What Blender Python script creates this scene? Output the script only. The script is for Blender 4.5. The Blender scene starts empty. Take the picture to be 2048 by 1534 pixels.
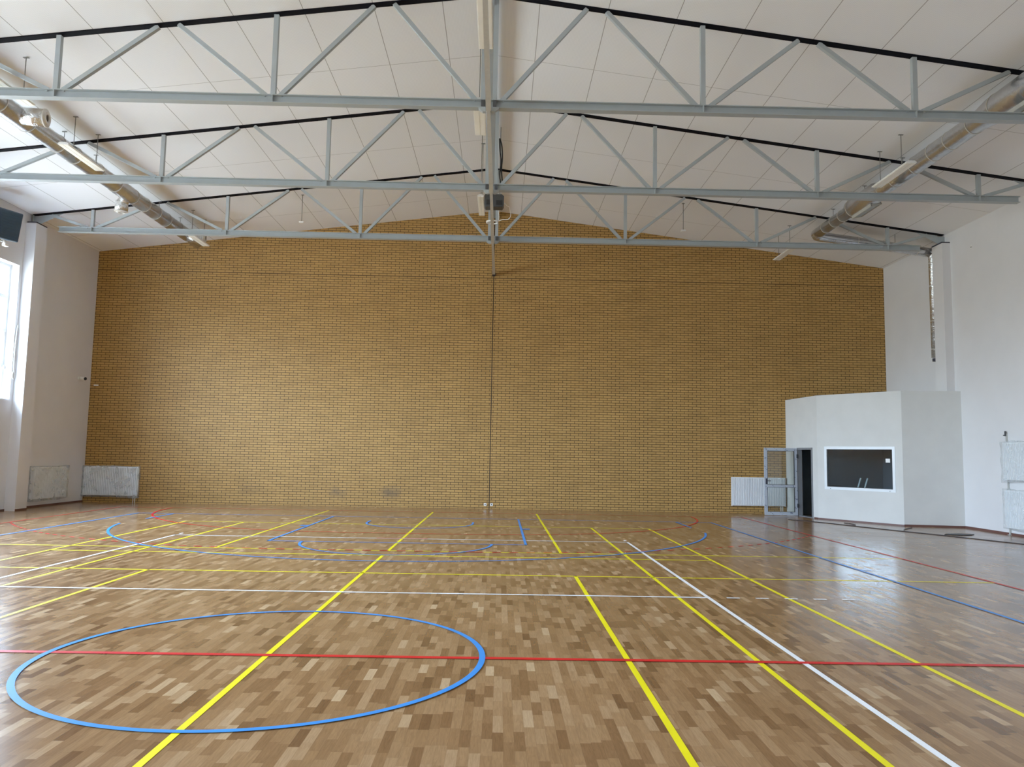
import bpy, bmesh, math, random
from mathutils import Vector, Matrix, Quaternion
random.seed(7)
SC = bpy.context.scene
COL = SC.collection
PI = math.pi

# ------------------------------------------------------------------ room numbers (metres; court centre is the origin)
YB = 18.0                     # brick end wall
XL, XL2, XR, XR2 = -11.0, -11.1, 14.15, 14.3
XC, APEX, SLOPE = 1.6, 9.6, 0.128
YREAR = -15.0
TRUSS_Y = (6.05, 10.15, 14.25)
def roof(x): return APEX - SLOPE * abs(x - XC)

# ------------------------------------------------------------------ material helpers
def lin(c):
    return tuple(((v / 255) / 12.92 if v / 255 <= 0.04045 else ((v / 255 + 0.055) / 1.055) ** 2.4) for v in c) + (1.0,)

class NT:
    def __init__(self, name):
        self.m = bpy.data.materials.new(name); self.m.use_nodes = True
        self.t = self.m.node_tree; self.b = self.t.nodes['Principled BSDF']; self.out = self.t.nodes['Material Output']
    def n(self, typ, **kw):
        nd = self.t.nodes.new(typ)
        for k, v in kw.items():
            if k.startswith('i_'):
                key = k[2:]; key = int(key) if key.isdigit() else key.replace('_', ' ')
                nd.inputs[key].default_value = v
            else: setattr(nd, k, v)
        return nd
    def l(self, a, b): self.t.links.new(a, b)
    def math(self, op, a, b=None, c=None):
        nd = self.t.nodes.new('ShaderNodeMath'); nd.operation = op
        for i, v in enumerate((a, b, c)):
            if v is None: continue
            if isinstance(v, (int, float)): nd.inputs[i].default_value = v
            else: self.l(v, nd.inputs[i])
        return nd.outputs[0]
    def mix(self, f, a, b, blend='MIX'):
        nd = self.t.nodes.new('ShaderNodeMix'); nd.data_type = 'RGBA'; nd.blend_type = blend
        for i, v in ((0, f), (6, a), (7, b)):
            if isinstance(v, (int, float)): nd.inputs[i].default_value = v
            elif isinstance(v, tuple): nd.inputs[i].default_value = v
            else: self.l(v, nd.inputs[i])
        return nd.outputs[2]
    def ramp(self, fac, stops):
        nd = self.t.nodes.new('ShaderNodeValToRGB'); cr = nd.color_ramp
        while len(cr.elements) < len(stops): cr.elements.new(0.5)
        for e, (p, c) in zip(cr.elements, stops): e.position = p; e.color = c
        self.l(fac, nd.inputs[0]); return nd.outputs[0]
    def pos(self):
        g = self.t.nodes.new('ShaderNodeNewGeometry'); s = self.t.nodes.new('ShaderNodeSeparateXYZ')
        self.l(g.outputs['Position'], s.inputs[0]); return g.outputs['Position'], s.outputs[0], s.outputs[1], s.outputs[2]
    def bump(self, h, strength=0.2, dist=0.01):
        nd = self.n('ShaderNodeBump'); nd.inputs['Strength'].default_value = strength; nd.inputs['Distance'].default_value = dist
        self.l(h, nd.inputs['Height']); self.l(nd.outputs[0], self.b.inputs['Normal'])

def plain(name, rgb, rough=0.6, metal=0.0, noise=0.06, nscale=6.0, bump=0.0, bscale=60.0, spec=0.5):
    k = NT(name); pos, *_ = k.pos()
    nz = k.n('ShaderNodeTexNoise'); nz.inputs['Scale'].default_value = nscale; nz.inputs['Detail'].default_value = 4; k.l(pos, nz.inputs['Vector'])
    c = lin(rgb); lo = tuple(v * (1 - noise) for v in c[:3]) + (1,); hi = tuple(min(1, v * (1 + noise)) for v in c[:3]) + (1,)
    k.l(k.ramp(nz.outputs[0], [(0.3, lo), (0.7, hi)]), k.b.inputs['Base Color'])
    k.b.inputs['Roughness'].default_value = rough; k.b.inputs['Metallic'].default_value = metal
    k.b.inputs['Specular IOR Level'].default_value = spec
    if bump:
        n2 = k.n('ShaderNodeTexNoise'); n2.inputs['Scale'].default_value = bscale; n2.inputs['Detail'].default_value = 3; k.l(pos, n2.inputs['Vector'])
        k.bump(n2.outputs[0], bump, 0.01)
    return k.m

M = {}
M['wall'] = plain('white_plaster', (222, 221, 222), 0.9, noise=0.025, nscale=1.2, bump=0.05, bscale=90, spec=0.2)
M['booth'] = plain('booth_plaster', (214, 214, 210), 0.85, noise=0.035, nscale=2.2, bump=0.08, bscale=70, spec=0.25)
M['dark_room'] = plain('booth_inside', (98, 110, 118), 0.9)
M['steel'] = plain('grey_painted_steel', (160, 168, 171), 0.5, noise=0.04, nscale=4, spec=0.4)
M['slot'] = plain('slot_shade', (6, 7, 16), 0.8, spec=0.1)  # painted shade inside the ceiling slots over the trusses
M['darksteel'] = plain('dark_steel_edge', (38, 38, 52), 0.7)
M['rail'] = plain('galvanised_rail', (190, 190, 184), 0.45, metal=0.15, noise=0.05, nscale=12)
M['white'] = plain('white_plastic', (236, 236, 232), 0.4)
M['enamel'] = plain('white_enamel', (240, 243, 246), 0.35, noise=0.02)
M['diffuser'] = plain('lamp_diffuser', (244, 240, 228), 0.5, noise=0.02)
M['rod'] = plain('zinc_rod', (112, 112, 110), 0.5, metal=0.4)
M['black'] = plain('black_rubber', (20, 19, 22), 0.6)
M['darkgrey'] = plain('dark_grey_plastic', (62, 63, 66), 0.55)
M['casing'] = plain('dark_blue_grey_casing', (34, 56, 72), 0.45, noise=0.12, nscale=5)
M['base'] = plain('reddish_skirting', (92, 56, 48), 0.5)
M['pvc'] = plain('white_pvc_frame', (232, 238, 242), 0.3, noise=0.02)
M['hole'] = plain('dark_opening', (70, 62, 58), 0.8)
M['seal'] = plain('dark_gasket', (40, 42, 46), 0.6)
M['jamb'] = plain('grey_door_frame', (122, 124, 128), 0.45)
M['brownblk'] = plain('dark_strip', (30, 22, 26), 0.5)
M['felt'] = plain('nozzle_rim', (208, 204, 198), 0.7)

def foil(name, rgb, rough, wr, scale):
    k = NT(name); pos, x, y, z = k.pos()
    mp = k.n('ShaderNodeMapping'); mp.inputs['Scale'].default_value = (1, 0.8, 1); k.l(pos, mp.inputs[0])
    nz = k.n('ShaderNodeTexNoise'); nz.inputs['Scale'].default_value = scale; nz.inputs['Detail'].default_value = 5; nz.inputs['Distortion'].default_value = 0.8; k.l(mp.outputs[0], nz.inputs[0])
    c = lin(rgb)
    k.l(k.ramp(nz.outputs[0], [(0.3, tuple(v * .8 for v in c[:3]) + (1,)), (0.7, c)]), k.b.inputs['Base Color'])
    k.b.inputs['Metallic'].default_value = 0.94; k.b.inputs['Roughness'].default_value = rough
    k.bump(nz.outputs[0], wr, 0.03); return k.m
M['foil'] = foil('aluminium_duct_foil', (210, 212, 216), 0.27, 0.22, 9)
M['foil2'] = foil('crumpled_foil', (226, 226, 224), 0.22, 0.7, 16)
M['strap'] = plain('pale_strap', (206, 200, 188), 0.5)

def glass(name, tint, refl=1.0, haze=0.0):
    k = NT(name); t = k.t
    tr = k.n('ShaderNodeBsdfTransparent'); tr.inputs[0].default_value = tint
    gl = k.n('ShaderNodeBsdfGlossy'); gl.inputs['Roughness'].default_value = 0.02; gl.inputs[0].default_value = (1, 1, 1, 1)
    fr = k.n('ShaderNodeFresnel'); ge = k.n('ShaderNodeNewGeometry'); k.l(k.math('SUBTRACT', 1.5, k.math('MULTIPLY', ge.outputs['Backfacing'], 1.5-1/1.5)), fr.inputs[0])
    mx = k.n('ShaderNodeMixShader'); k.l(k.math('MULTIPLY', fr.outputs[0], refl), mx.inputs[0]); k.l(tr.outputs[0], mx.inputs[1]); k.l(gl.outputs[0], mx.inputs[2])
    k.l(mx.outputs[0], k.out.inputs[0]); k.t.nodes.remove(k.b); return k.m
M['glass'] = glass('clear_pane', (0.93, 0.96, 0.97, 1))
M['glass_booth'] = glass('tinted_pane', (0.70, 0.77, 0.80, 1), 1.25)
M['glass_door'] = glass('door_pane', (0.80, 0.82, 0.80, 1))

def film_mat():
    k = NT('crinkled_plastic_film'); pos, *_ = k.pos()
    nz = k.n('ShaderNodeTexNoise'); nz.inputs['Scale'].default_value = 3; nz.inputs['Detail'].default_value = 3; nz.inputs['Distortion'].default_value = 1.6; k.l(pos, nz.inputs[0])
    k.b.inputs['Base Color'].default_value = lin((226, 232, 234)); k.b.inputs['Roughness'].default_value = 0.3
    k.bump(nz.outputs[0], 0.12, 0.01)
    tr = k.n('ShaderNodeBsdfTransparent'); tr.inputs[0].default_value = (0.97, 0.98, 0.98, 1)
    mx = k.n('ShaderNodeMixShader')
    f = k.ramp(nz.outputs[0], [(0.35, (0.20, 0.20, 0.20, 1)), (0.7, (0.34, 0.34, 0.34, 1))])
    k.l(f, mx.inputs[0]); k.l(tr.outputs[0], mx.inputs[1]); k.l(k.b.outputs[0], mx.inputs[2]); k.l(mx.outputs[0], k.out.inputs[0])
    return k.m
M['film'] = film_mat()

def door_profile_mat():            # grey aluminium profile under protective film with rows of short dark print dashes
    k = NT('filmed_door_profile'); pos, x, y, z = k.pos()
    s = k.math('ADD', k.math('MULTIPLY', x, 1.0), k.math('MULTIPLY', z, 1.0))
    d1 = k.math('LESS_THAN', k.math('FRACT', k.math('MULTIPLY', s, 3.4)), 0.3)
    nz = k.n('ShaderNodeTexNoise'); nz.inputs['Scale'].default_value = 26; k.l(pos, nz.inputs[0])
    d2 = k.math('GREATER_THAN', nz.outputs[0], 0.56)
    f = k.math('MULTIPLY', k.math('MULTIPLY', d1, d2), 0.75)
    k.l(k.mix(f, lin((172, 180, 192)), lin((70, 82, 108))), k.b.inputs['Base Color']); k.b.inputs['Roughness'].default_value = 0.4
    return k.m
M['profile'] = door_profile_mat()

def brick_mat():
    k = NT('tan_brick'); pos, x, y, z = k.pos()
    cv = k.n('ShaderNodeCombineXYZ'); k.l(k.math('ADD', x, 50 * 0.26 + 0.065 - XC), cv.inputs[0]); k.l(k.math('ADD', z, 0.04), cv.inputs[1])
    br = k.n('ShaderNodeTexBrick'); k.l(cv.outputs[0], br.inputs['Vector'])
    br.inputs['Scale'].default_value = 1; br.inputs['Brick Width'].default_value = 0.26; br.inputs['Row Height'].default_value = 0.0765
    br.inputs['Mortar Size'].default_value = 0.0072; br.inputs['Mortar Smooth'].default_value = 0.1; br.inputs['Bias'].default_value = 0
    br.offset = 0.5; br.squash = 1
    br.inputs['Color1'].default_value = lin((183, 140, 75)); br.inputs['Color2'].default_value = lin((171, 130, 68)); br.inputs['Mortar'].default_value = lin((50, 32, 15))
    nz = k.n('ShaderNodeTexNoise'); nz.inputs['Scale'].default_value = 0.9; nz.inputs['Detail'].default_value = 5; k.l(pos, nz.inputs[0])
    c = k.mix(1.0, br.outputs[0], k.ramp(nz.outputs[0], [(0.3, (0.93, 0.93, 0.93, 1)), (0.7, (1.04, 1.04, 1.04, 1))]), 'MULTIPLY')
    # movement joint down the middle and one wider bed joint near the top
    j = k.math('LESS_THAN', k.math('ABSOLUTE', k.math('SUBTRACT', x, XC)), 0.013)
    j2 = k.math('MULTIPLY', k.math('LESS_THAN', k.math('ABSOLUTE', k.math('SUBTRACT', z, 7.37)), 0.013), 0.7)
    c = k.mix(j, c, lin((22, 14, 10))); c = k.mix(j2, c, lin((60, 38, 20)))
    # scuff stains
    n2 = k.n('ShaderNodeTexNoise'); n2.inputs['Scale'].default_value = 3.5; n2.inputs['Detail'].default_value = 4; k.l(pos, n2.inputs[0])
    tot = None
    for sx, sz, rx, rz, a in ((-1.55, .45, .42, .26, .55), (-3.2, .42, .34, .22, .45), (-5.9, .5, .4, .25, .22)):
        d = k.math('SQRT', k.math('ADD', k.math('POWER', k.math('DIVIDE', k.math('SUBTRACT', x, sx), rx), 2), k.math('POWER', k.math('DIVIDE', k.math('SUBTRACT', z, sz), rz), 2)))
        d = k.math('ADD', d, k.math('MULTIPLY', k.math('SUBTRACT', n2.outputs[0], 0.5), 1.6))
        v = k.math('MULTIPLY', k.math('MAXIMUM', k.math('SUBTRACT', 1.0, d), 0.0), a)
        tot = v if tot is None else k.math('ADD', tot, v)
    c = k.mix(tot, c, lin((70, 66, 62)))
    k.l(c, k.b.inputs['Base Color']); k.b.inputs['Roughness'].default_value = 0.6; k.b.inputs['Specular IOR Level'].default_value = 0.3
    inv = k.math('SUBTRACT', 1.0, br.outputs['Fac']); k.bump(inv, 0.5, 0.008)
    return k.m
M['brick'] = brick_mat()

def floor_mat():
    k = NT('oak_strip_parquet'); pos, x, y, z = k.pos()
    u = k.math('DIVIDE', x, 0.065); col = k.math('FLOOR', u)
    w1 = k.n('ShaderNodeTexWhiteNoise', noise_dimensions='1D'); k.l(col, w1.inputs['W'])
    ln = k.math('ADD', 0.24, k.math('MULTIPLY', w1.outputs['Value'], 0.13))
    c2 = k.math('ADD', col, 311.7); w2 = k.n('ShaderNodeTexWhiteNoise', noise_dimensions='1D'); k.l(c2, w2.inputs['W'])
    v = k.math('ADD', k.math('DIVIDE', k.math('ADD', y, 40.0), ln), k.math('MULTIPLY', w2.outputs['Value'], 9.0)); row = k.math('FLOOR', v)
    cv = k.n('ShaderNodeCombineXYZ'); k.l(col, cv.inputs[0]); k.l(row, cv.inputs[1])
    w3 = k.n('ShaderNodeTexWhiteNoise', noise_dimensions='2D'); k.l(cv.outputs[0], w3.inputs['Vector'])
    tone = k.ramp(w3.outputs['Value'], [(0.0, lin((100, 68, 41))), (0.06, lin((120, 85, 53))), (0.35, lin((141, 104, 67))), (0.75, lin((154, 117, 79))), (0.95, lin((168, 132, 94))), (1.0, lin((194, 161, 121)))])
    # grain: stretched along the strip, each strip its own
    off = k.n('ShaderNodeCombineXYZ'); k.l(k.math('MULTIPLY', w3.outputs['Value'], 37.0), off.inputs[2])
    va = k.n('ShaderNodeVectorMath', operation='ADD'); k.l(pos, va.inputs[0]); k.l(off.outputs[0], va.inputs[1])
    mp = k.n('ShaderNodeMapping'); mp.inputs['Scale'].default_value = (60, 5, 1); k.l(va.outputs[0], mp.inputs[0])
    nz = k.n('ShaderNodeTexNoise'); nz.inputs['Scale'].default_value = 1; nz.inputs['Detail'].default_value = 5; nz.inputs['Distortion'].default_value = 1.5; k.l(mp.outputs[0], nz.inputs[0])
    c = k.mix(1.0, tone, k.ramp(nz.outputs[0], [(0.25, (0.78, 0.76, 0.74, 1)), (0.7, (1.08, 1.08, 1.08, 1))]), 'MULTIPLY')
    # thin joints between strips
    fu = k.math('FRACT', u); fv = k.math('FRACT', v)
    e = k.math('MAXIMUM', k.math('LESS_THAN', fu, 0.025), k.math('LESS_THAN', k.math('MULTIPLY', fv, ln), 0.002))
    c = k.mix(k.math('MULTIPLY', e, 0.35), c, lin((70, 48, 34)))
    n3 = k.n('ShaderNodeTexNoise'); n3.inputs['Scale'].default_value = 0.5; n3.inputs['Detail'].default_value = 3; k.l(pos, n3.inputs[0])
    c = k.mix(1.0, c, k.ramp(n3.outputs[0], [(0.3, (0.95, 0.95, 0.95, 1)), (0.7, (1.04, 1.04, 1.04, 1))]), 'MULTIPLY')
    k.l(c, k.b.inputs['Base Color'])
    n4 = k.n('ShaderNodeTexNoise'); n4.inputs['Scale'].default_value = 1.4; k.l(pos, n4.inputs[0])
    r = k.n('ShaderNodeMapRange'); r.inputs[1].default_value = 0.3; r.inputs[2].default_value = 0.7; r.inputs[3].default_value = 0.17; r.inputs[4].default_value = 0.23
    k.l(n4.outputs[0], r.inputs[0]); rr = k.math('ADD', r.outputs[0], k.math('MULTIPLY', k.math('SUBTRACT', w3.outputs['Value'], 0.5), 0.03)); k.l(rr, k.b.inputs['Roughness'])
    k.b.inputs['Specular IOR Level'].default_value = 0.27
    n5 = k.n('ShaderNodeTexNoise'); n5.inputs['Scale'].default_value = 5; k.l(mp.outputs[0], n5.inputs[0])
    k.bump(nz.outputs[0], 0.012, 0.002)
    return k.m
M['floor'] = floor_mat()

def ceiling_mat():
    k = NT('perforated_ceiling_panel'); pos, x, y, z = k.pos()
    ax = k.math('ABSOLUTE', k.math('SUBTRACT', x, XC))
    fx = k.math('FRACT', k.math('DIVIDE', k.math('ADD', k.math('SUBTRACT', ax, 0.84), 11.75), 1.175))
    sx = k.math('LESS_THAN', fx, 0.011)
    fy = k.math('FRACT', k.math('DIVIDE', k.math('ADD', k.math('SUBTRACT', y, 8.1), 41.0), 4.1))
    sy = k.math('LESS_THAN', fy, 0.0026)
    s = k.math('MAXIMUM', sx, sy)
    dx = k.math('ABSOLUTE', k.math('SUBTRACT', k.math('FRACT', k.math('DIVIDE', x, 0.026)), 0.5))
    dy = k.math('ABSOLUTE', k.math('SUBTRACT', k.math('FRACT', k.math('DIVIDE', y, 0.026)), 0.5))
    d = k.math('LESS_THAN', k.math('SQRT', k.math('ADD', k.math('POWER', dx, 2), k.math('POWER', dy, 2))), 0.24)
    c = k.mix(k.math('MULTIPLY', d, 0.2), lin((246, 248, 250)), lin((178, 178, 178)))
    nz = k.n('ShaderNodeTexNoise'); nz.inputs['Scale'].default_value = 0.35; nz.inputs['Detail'].default_value = 2; k.l(pos, nz.inputs[0])
    c = k.mix(1.0, c, k.ramp(nz.outputs[0], [(0.3, (0.97, 0.97, 0.97, 1)), (0.7, (1.02, 1.02, 1.02, 1))]), 'MULTIPLY')
    c = k.mix(k.math('MULTIPLY', s, 0.75), c, lin((110, 105, 100)))
    k.l(c, k.b.inputs['Base Color']); k.b.inputs['Roughness'].default_value = 0.9; k.b.inputs['Specular IOR Level'].default_value = 0.2
    return k.m
M['ceiling'] = ceiling_mat()

def paint(name, rgb):
    k = NT(name); pos, *_ = k.pos()
    nz = k.n('ShaderNodeTexNoise'); nz.inputs['Scale'].default_value = 2.5; nz.inputs['Detail'].default_value = 6; k.l(pos, nz.inputs[0])
    c = lin(rgb); k.l(k.ramp(nz.outputs[0], [(0.35, tuple(v * .9 for v in c[:3]) + (1,)), (0.7, c)]), k.b.inputs['Base Color'])
    k.b.inputs['Roughness'].default_value = 0.42; k.b.inputs['Specular IOR Level'].default_value = 0.3; return k.m
M['yellow'] = paint('yellow_line_paint', (255, 236, 4)); M['blue'] = paint('blue_line_paint', (40, 136, 226))
M['red'] = paint('red_line_paint', (214, 12, 18)); M['whiteline'] = paint('white_line_paint', (252, 254, 255))

# ------------------------------------------------------------------ mesh helpers
class MB:
    def __init__(self): self.bm = bmesh.new()
    def box(self, a, b, rot=None):
        x0, y0, z0 = a; x1, y1, z1 = b
        v = [Vector(p) for p in ((x0,y0,z0),(x1,y0,z0),(x1,y1,z0),(x0,y1,z0),(x0,y0,z1),(x1,y0,z1),(x1,y1,z1),(x0,y1,z1))]
        if rot is not None: v = [rot @ p for p in v]
        v = [self.bm.verts.new(p) for p in v]
        for f in ((3,2,1,0),(4,5,6,7),(0,1,5,4),(1,2,6,5),(2,3,7,6),(3,0,4,7)): self.bm.faces.new([v[i] for i in f])
        return self
    def prism(self, poly, axis, a, b):      # polygon in the two other axes, extruded along axis from a to b
        def P(p, t):
            if axis == 0: return (t, p[0], p[1])
            if axis == 1: return (p[0], t, p[1])
            return (p[0], p[1], t)
        A = [self.bm.verts.new(P(p, a)) for p in poly]; B = [self.bm.verts.new(P(p, b)) for p in poly]
        n = len(poly)
        self.bm.faces.new(A[::-1]); self.bm.faces.new(B)
        for i in range(n): self.bm.faces.new((A[i], A[(i+1) % n], B[(i+1) % n], B[i]))
        return self
    def bar(self, p, q, w, h, up=(0,0,1)):  # rectangular bar from p to q
        p, q = Vector(p), Vector(q); d = (q - p).normalized(); u = Vector(up)
        if abs(d.dot(u)) > 0.99: u = Vector((1,0,0))
        s = d.cross(u).normalized(); u = s.cross(d)
        c = [(-1,-1),(1,-1),(1,1),(-1,1)]
        A = [self.bm.verts.new(p + s*(i*w/2) + u*(j*h/2)) for i, j in c]; B = [self.bm.verts.new(q + s*(i*w/2) + u*(j*h/2)) for i, j in c]
        self.bm.faces.new(A[::-1]); self.bm.faces.new(B)
        for i in range(4): self.bm.faces.new((A[i], A[(i+1)%4], B[(i+1)%4], B[i]))
        return self
    def tube(self, pts, r, seg=16, caps=True, radii=None):
        pts = [Vector(p) for p in pts]; rings = []; prev = None
        for i, p in enumerate(pts):
            d = ((pts[min(i+1, len(pts)-1)] - p).normalized() + (p - pts[max(i-1, 0)]).normalized()).normalized()
            if prev is None:
                u = Vector((0,0,1)) if abs(d.z) < 0.9 else Vector((1,0,0)); s = d.cross(u).normalized()
            else: s = (prev - d * prev.dot(d)).normalized()
            u = s.cross(d).normalized(); prev = s
            rr = radii[i] if radii else r
            rings.append([self.bm.verts.new(p + (s*math.cos(2*PI*k/seg) + u*math.sin(2*PI*k/seg))*rr) for k in range(seg)])
        for a, b in zip(rings, rings[1:]):
            for k in range(seg):
                f = self.bm.faces.new((a[k], a[(k+1)%seg], b[(k+1)%seg], b[k])); f.smooth = True
        if caps: self.bm.faces.new(rings[0][::-1]); self.bm.faces.new(rings[-1])
        return self
    def ring(self, c, axis, r0, r1, t, seg=32):   # annular disc of thickness t
        c = Vector(c); a = Vector(axis).normalized(); u = Vector((0,0,1)) if abs(a.z) < .9 else Vector((1,0,0)); s = a.cross(u).normalized(); u = s.cross(a)
        L = []
        for r, o in ((r0,0),(r1,0),(r1,t),(r0,t)):
            L.append([self.bm.verts.new(c + a*o + (s*math.cos(2*PI*k/seg)+u*math.sin(2*PI*k/seg))*r) for k in range(seg)])
        for i in range(4):
            A, B = L[i], L[(i+1)%4]
            for k in range(seg): self.bm.faces.new((A[k], A[(k+1)%seg], B[(k+1)%seg], B[k]))
        return self
    def build(self, name, mat, parent=None, bevel=0.0, origin=None):
        bmesh.ops.recalc_face_normals(self.bm, faces=self.bm.faces)
        me = bpy.data.meshes.new(name)
        if origin is not None: bmesh.ops.translate(self.bm, verts=self.bm.verts, vec=-Vector(origin))
        self.bm.to_mesh(me); self.bm.free(); me.materials.append(M[mat] if isinstance(mat, str) else mat)
        o = bpy.data.objects.new(name, me); COL.objects.link(o)
        if origin is not None: o.location = origin
        if parent is not None: o.parent = parent
        if bevel:
            b = o.modifiers.new('edge', 'BEVEL'); b.width = bevel; b.segments = 2; b.limit_method = 'ANGLE'
        return o

def thing(name, label, cat, loc=(0,0,0), rz=0.0, group=None):
    o = bpy.data.objects.new(name, None); COL.objects.link(o); o.location = loc; o.rotation_euler = (0,0,rz)
    o['label'] = label; o['category'] = cat
    if group: o['group'] = group
    return o
def tag(o, label, cat, group=None):
    o['label'] = label; o['category'] = cat
    if group: o['group'] = group
    return o
def struct(o): o['kind'] = 'structure'; return o
def shell(name):
    o = bpy.data.objects.new(name, None); COL.objects.link(o); o['kind'] = 'structure'; return o
def dup(root, dloc, label, group=None):
    r = root.copy(); COL.objects.link(r); r.location = Vector(root.location) + Vector(dloc); r['label'] = label
    if group: r['group'] = group
    for ch in list(root.children):
        c = ch.copy(); COL.objects.link(c); c.parent = r
        for g in list(ch.children):
            d = g.copy(); COL.objects.link(d); d.parent = c
    return r

# ------------------------------------------------------------------ room shell
fl = struct(MB().box((-11.5, YREAR-.3, -.12), (14.7, YB+.3, 0)).build('floor', 'floor'))
m = MB()
for a, b in ((-11.6, XC), (XC, 14.8)):
    m.prism([(a, roof(a)), (b, roof(b)), (b, roof(b)+.25), (a, roof(a)+.25)], 1, YREAR-.3, YB+.3)
struct(m.build('ceiling', 'ceiling'))
gable = [(-11.5, -.05), (14.7, -.05), (14.7, roof(14.7)+.1), (XC, APEX+.1), (-11.5, roof(-11.5)+.1)]
struct(MB().prism(gable, 1, YB, YB+.3).build('wall_back', 'brick'))
struct(MB().prism(gable, 1, YREAR-.3, YREAR).build('wall_rear', 'wall'))
struct(MB().box((XR, YREAR, 0), (XR+.5, 14.45, roof(XR)+.1)).build('wall_right', 'wall'))
struct(MB().box((XR2, 14.45, 0), (XR+.5, YB, roof(XR2)+.1)).build('wall_right_end', 'wall'))
# left wall: one bay between columns carries one window
WZ0, WZ1, TH = 2.88, 6.49, 0.36
m = MB(); wins = []
top = roof(XL) + .06
y = 13.87
while y - 3.37 > -11.0:
    wins.append((y - 3.37, y)); y -= 4.1
ys = sorted([v for w in wins for v in w])
m.box((XL-TH, YREAR, 0), (XL, 14.45, WZ0)); m.box((XL-TH, YREAR, WZ1), (XL, 14.45, top))
edges = [YREAR] + ys + [14.45]
for i in range(0, len(edges), 2): m.box((XL-TH, edges[i], WZ0), (XL, edges[i+1], WZ1))
struct(m.build('wall_left', 'wall'))
struct(MB().box((XL-TH, 14.45, 0), (XL2, YB, roof(XL2)+.06)).build('wall_left_end', 'wall'))
for i, (y0, y1) in enumerate(wins):
    xf0, xf1 = XL-.30, XL-.22
    f = MB()
    for a, b in (((y0, WZ0), (y0+.07, WZ1)), ((y1-.07, WZ0), (y1, WZ1)), ((y0+.07, WZ0), (y1-.07, WZ0+.07)), ((y0+.07, WZ1-.07), (y1-.07, WZ1))):
        f.box((xf0, a[0], a[1]), (xf1, b[0], b[1]))
    for zz in (3.80, 4.72, 5.62): f.box((xf0, y0+.07, zz-.05), (xf1, y1-.07, zz+.05))
    for t in (1/3, 2/3):
        yc = y0 + (y1-y0)*t
        for a, b in ((WZ0+.07, 3.75), (3.85, 4.67), (4.77, 5.57), (5.67, WZ1-.07)): f.box((xf0, yc-.05, a), (xf1, yc+.05, b))
    w = struct(f.build('window_%d' % (i+1), 'pvc'))
    MB().box((XL-.265, y0+.06, WZ0+.06), (XL-.257, y1-.06, WZ1-.06)).build('pane', 'glass', w)
    s = MB().box((XL-.22, y0+.02, WZ0), (XL+.02, y1-.02, WZ0+.03)).build('sill', 'pvc', w)
    if i == 0: MB().box((xf1, y1-.062, 3.70), (xf1+.05, y1-.01, 3.80)).build('handle', 'white', w)
# columns under the trusses
for yt in TRUSS_Y + (1.95, -2.15, -6.25, -10.35):
    struct(MB().box((XL-.02, yt-.25, 0), (-10.72, yt+.25, 7.70)).build('wall_column', 'wall'))
    struct(MB().box((13.93, yt-.25, 0), (XR2+.02 if yt > 14 else XR+.02, yt+.25, 7.70)).build('wall_column', 'wall'))
# skirtings
struct(MB().box((XL2, 14.5, 0), (XL2+.012, YB, .05)).box((-10.72, 14.0, 0), (-10.708, 14.5, .05)).box((XL, 10.4, 0), (XL+.012, 14.0, .05)).build('baseboard_left', 'base'))

# ------------------------------------------------------------------ booth (corner control room)
BA, BB_, BC, BD = Vector((11.2, 16.0)), Vector((12.65, 13.96)), Vector((14.15, 13.75)), Vector((11.02, 18.0))
BH = 3.60
def wallseg(m, P, Q, s0, s1, z0, z1, o0, o1):    # box along P->Q between s0,s1; o0..o1 is the depth to the left of the direction
    d = (Q-P).normalized(); n = Vector((-d.y, d.x))
    pts = [P+d*s0+n*o0, P+d*s1+n*o0, P+d*s1+n*o1, P+d*s0+n*o1]
    m.prism([(p.x, p.y) for p in pts], 2, z0, z1)
LAB = (BB_-BA).length; LDA = (BA-BD).length; LBC = (BC-BB_).length
DS0, DS1, DZ = LDA-1.215, LDA-.285, 2.07          # door opening measured from D
WS0, WS1, BW0, BW1 = .225, 2.30, .875, 2.10
m = MB()
wallseg(m, BD, BA, 0, DS0, 0, BH, 0, .14); wallseg(m, BD, BA, DS1, LDA, 0, BH, 0, .14); wallseg(m, BD, BA, DS0, DS1, DZ, BH, 0, .14)
wallseg(m, BA, BB_, 0, WS0, 0, BH, 0, .14); wallseg(m, BA, BB_, WS1, LAB, 0, BH, 0, .14); wallseg(m, BA, BB_, WS0, WS1, 0, BW0, 0, .14); wallseg(m, BA, BB_, WS0, WS1, BW1, BH, 0, .14)
wallseg(m, BB_, BC, 0, LBC, 0, BH, 0, .14)
m.prism([(p.x, p.y) for p in (BD+Vector((.03,0)), BA+Vector((.04,.02)), BB_+Vector((.02,.05)), BC+Vector((0,.03)), Vector((14.15, 18.0)))], 2, BH-.10, BH-.005)
struct(m.build('wall_booth', 'booth'))
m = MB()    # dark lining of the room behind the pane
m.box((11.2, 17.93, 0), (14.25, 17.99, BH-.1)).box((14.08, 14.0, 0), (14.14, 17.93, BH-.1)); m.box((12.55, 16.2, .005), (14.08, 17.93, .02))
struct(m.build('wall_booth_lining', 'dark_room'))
m = MB(); wallseg(m, BA, BB_, .0, LAB, 0, .04, -.012, 0); wallseg(m, BB_, BC, 0, LBC, 0, .05, -.012, 0); wallseg(m, BD, BA, DS1+.05, LDA, 0, .04, -.012, 0)
struct(m.build('baseboard_booth', 'base'))
struct(MB().box((XR-.012, 6, 0), (XR, 13.74, .055)).build('baseboard_right', 'base'))
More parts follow.
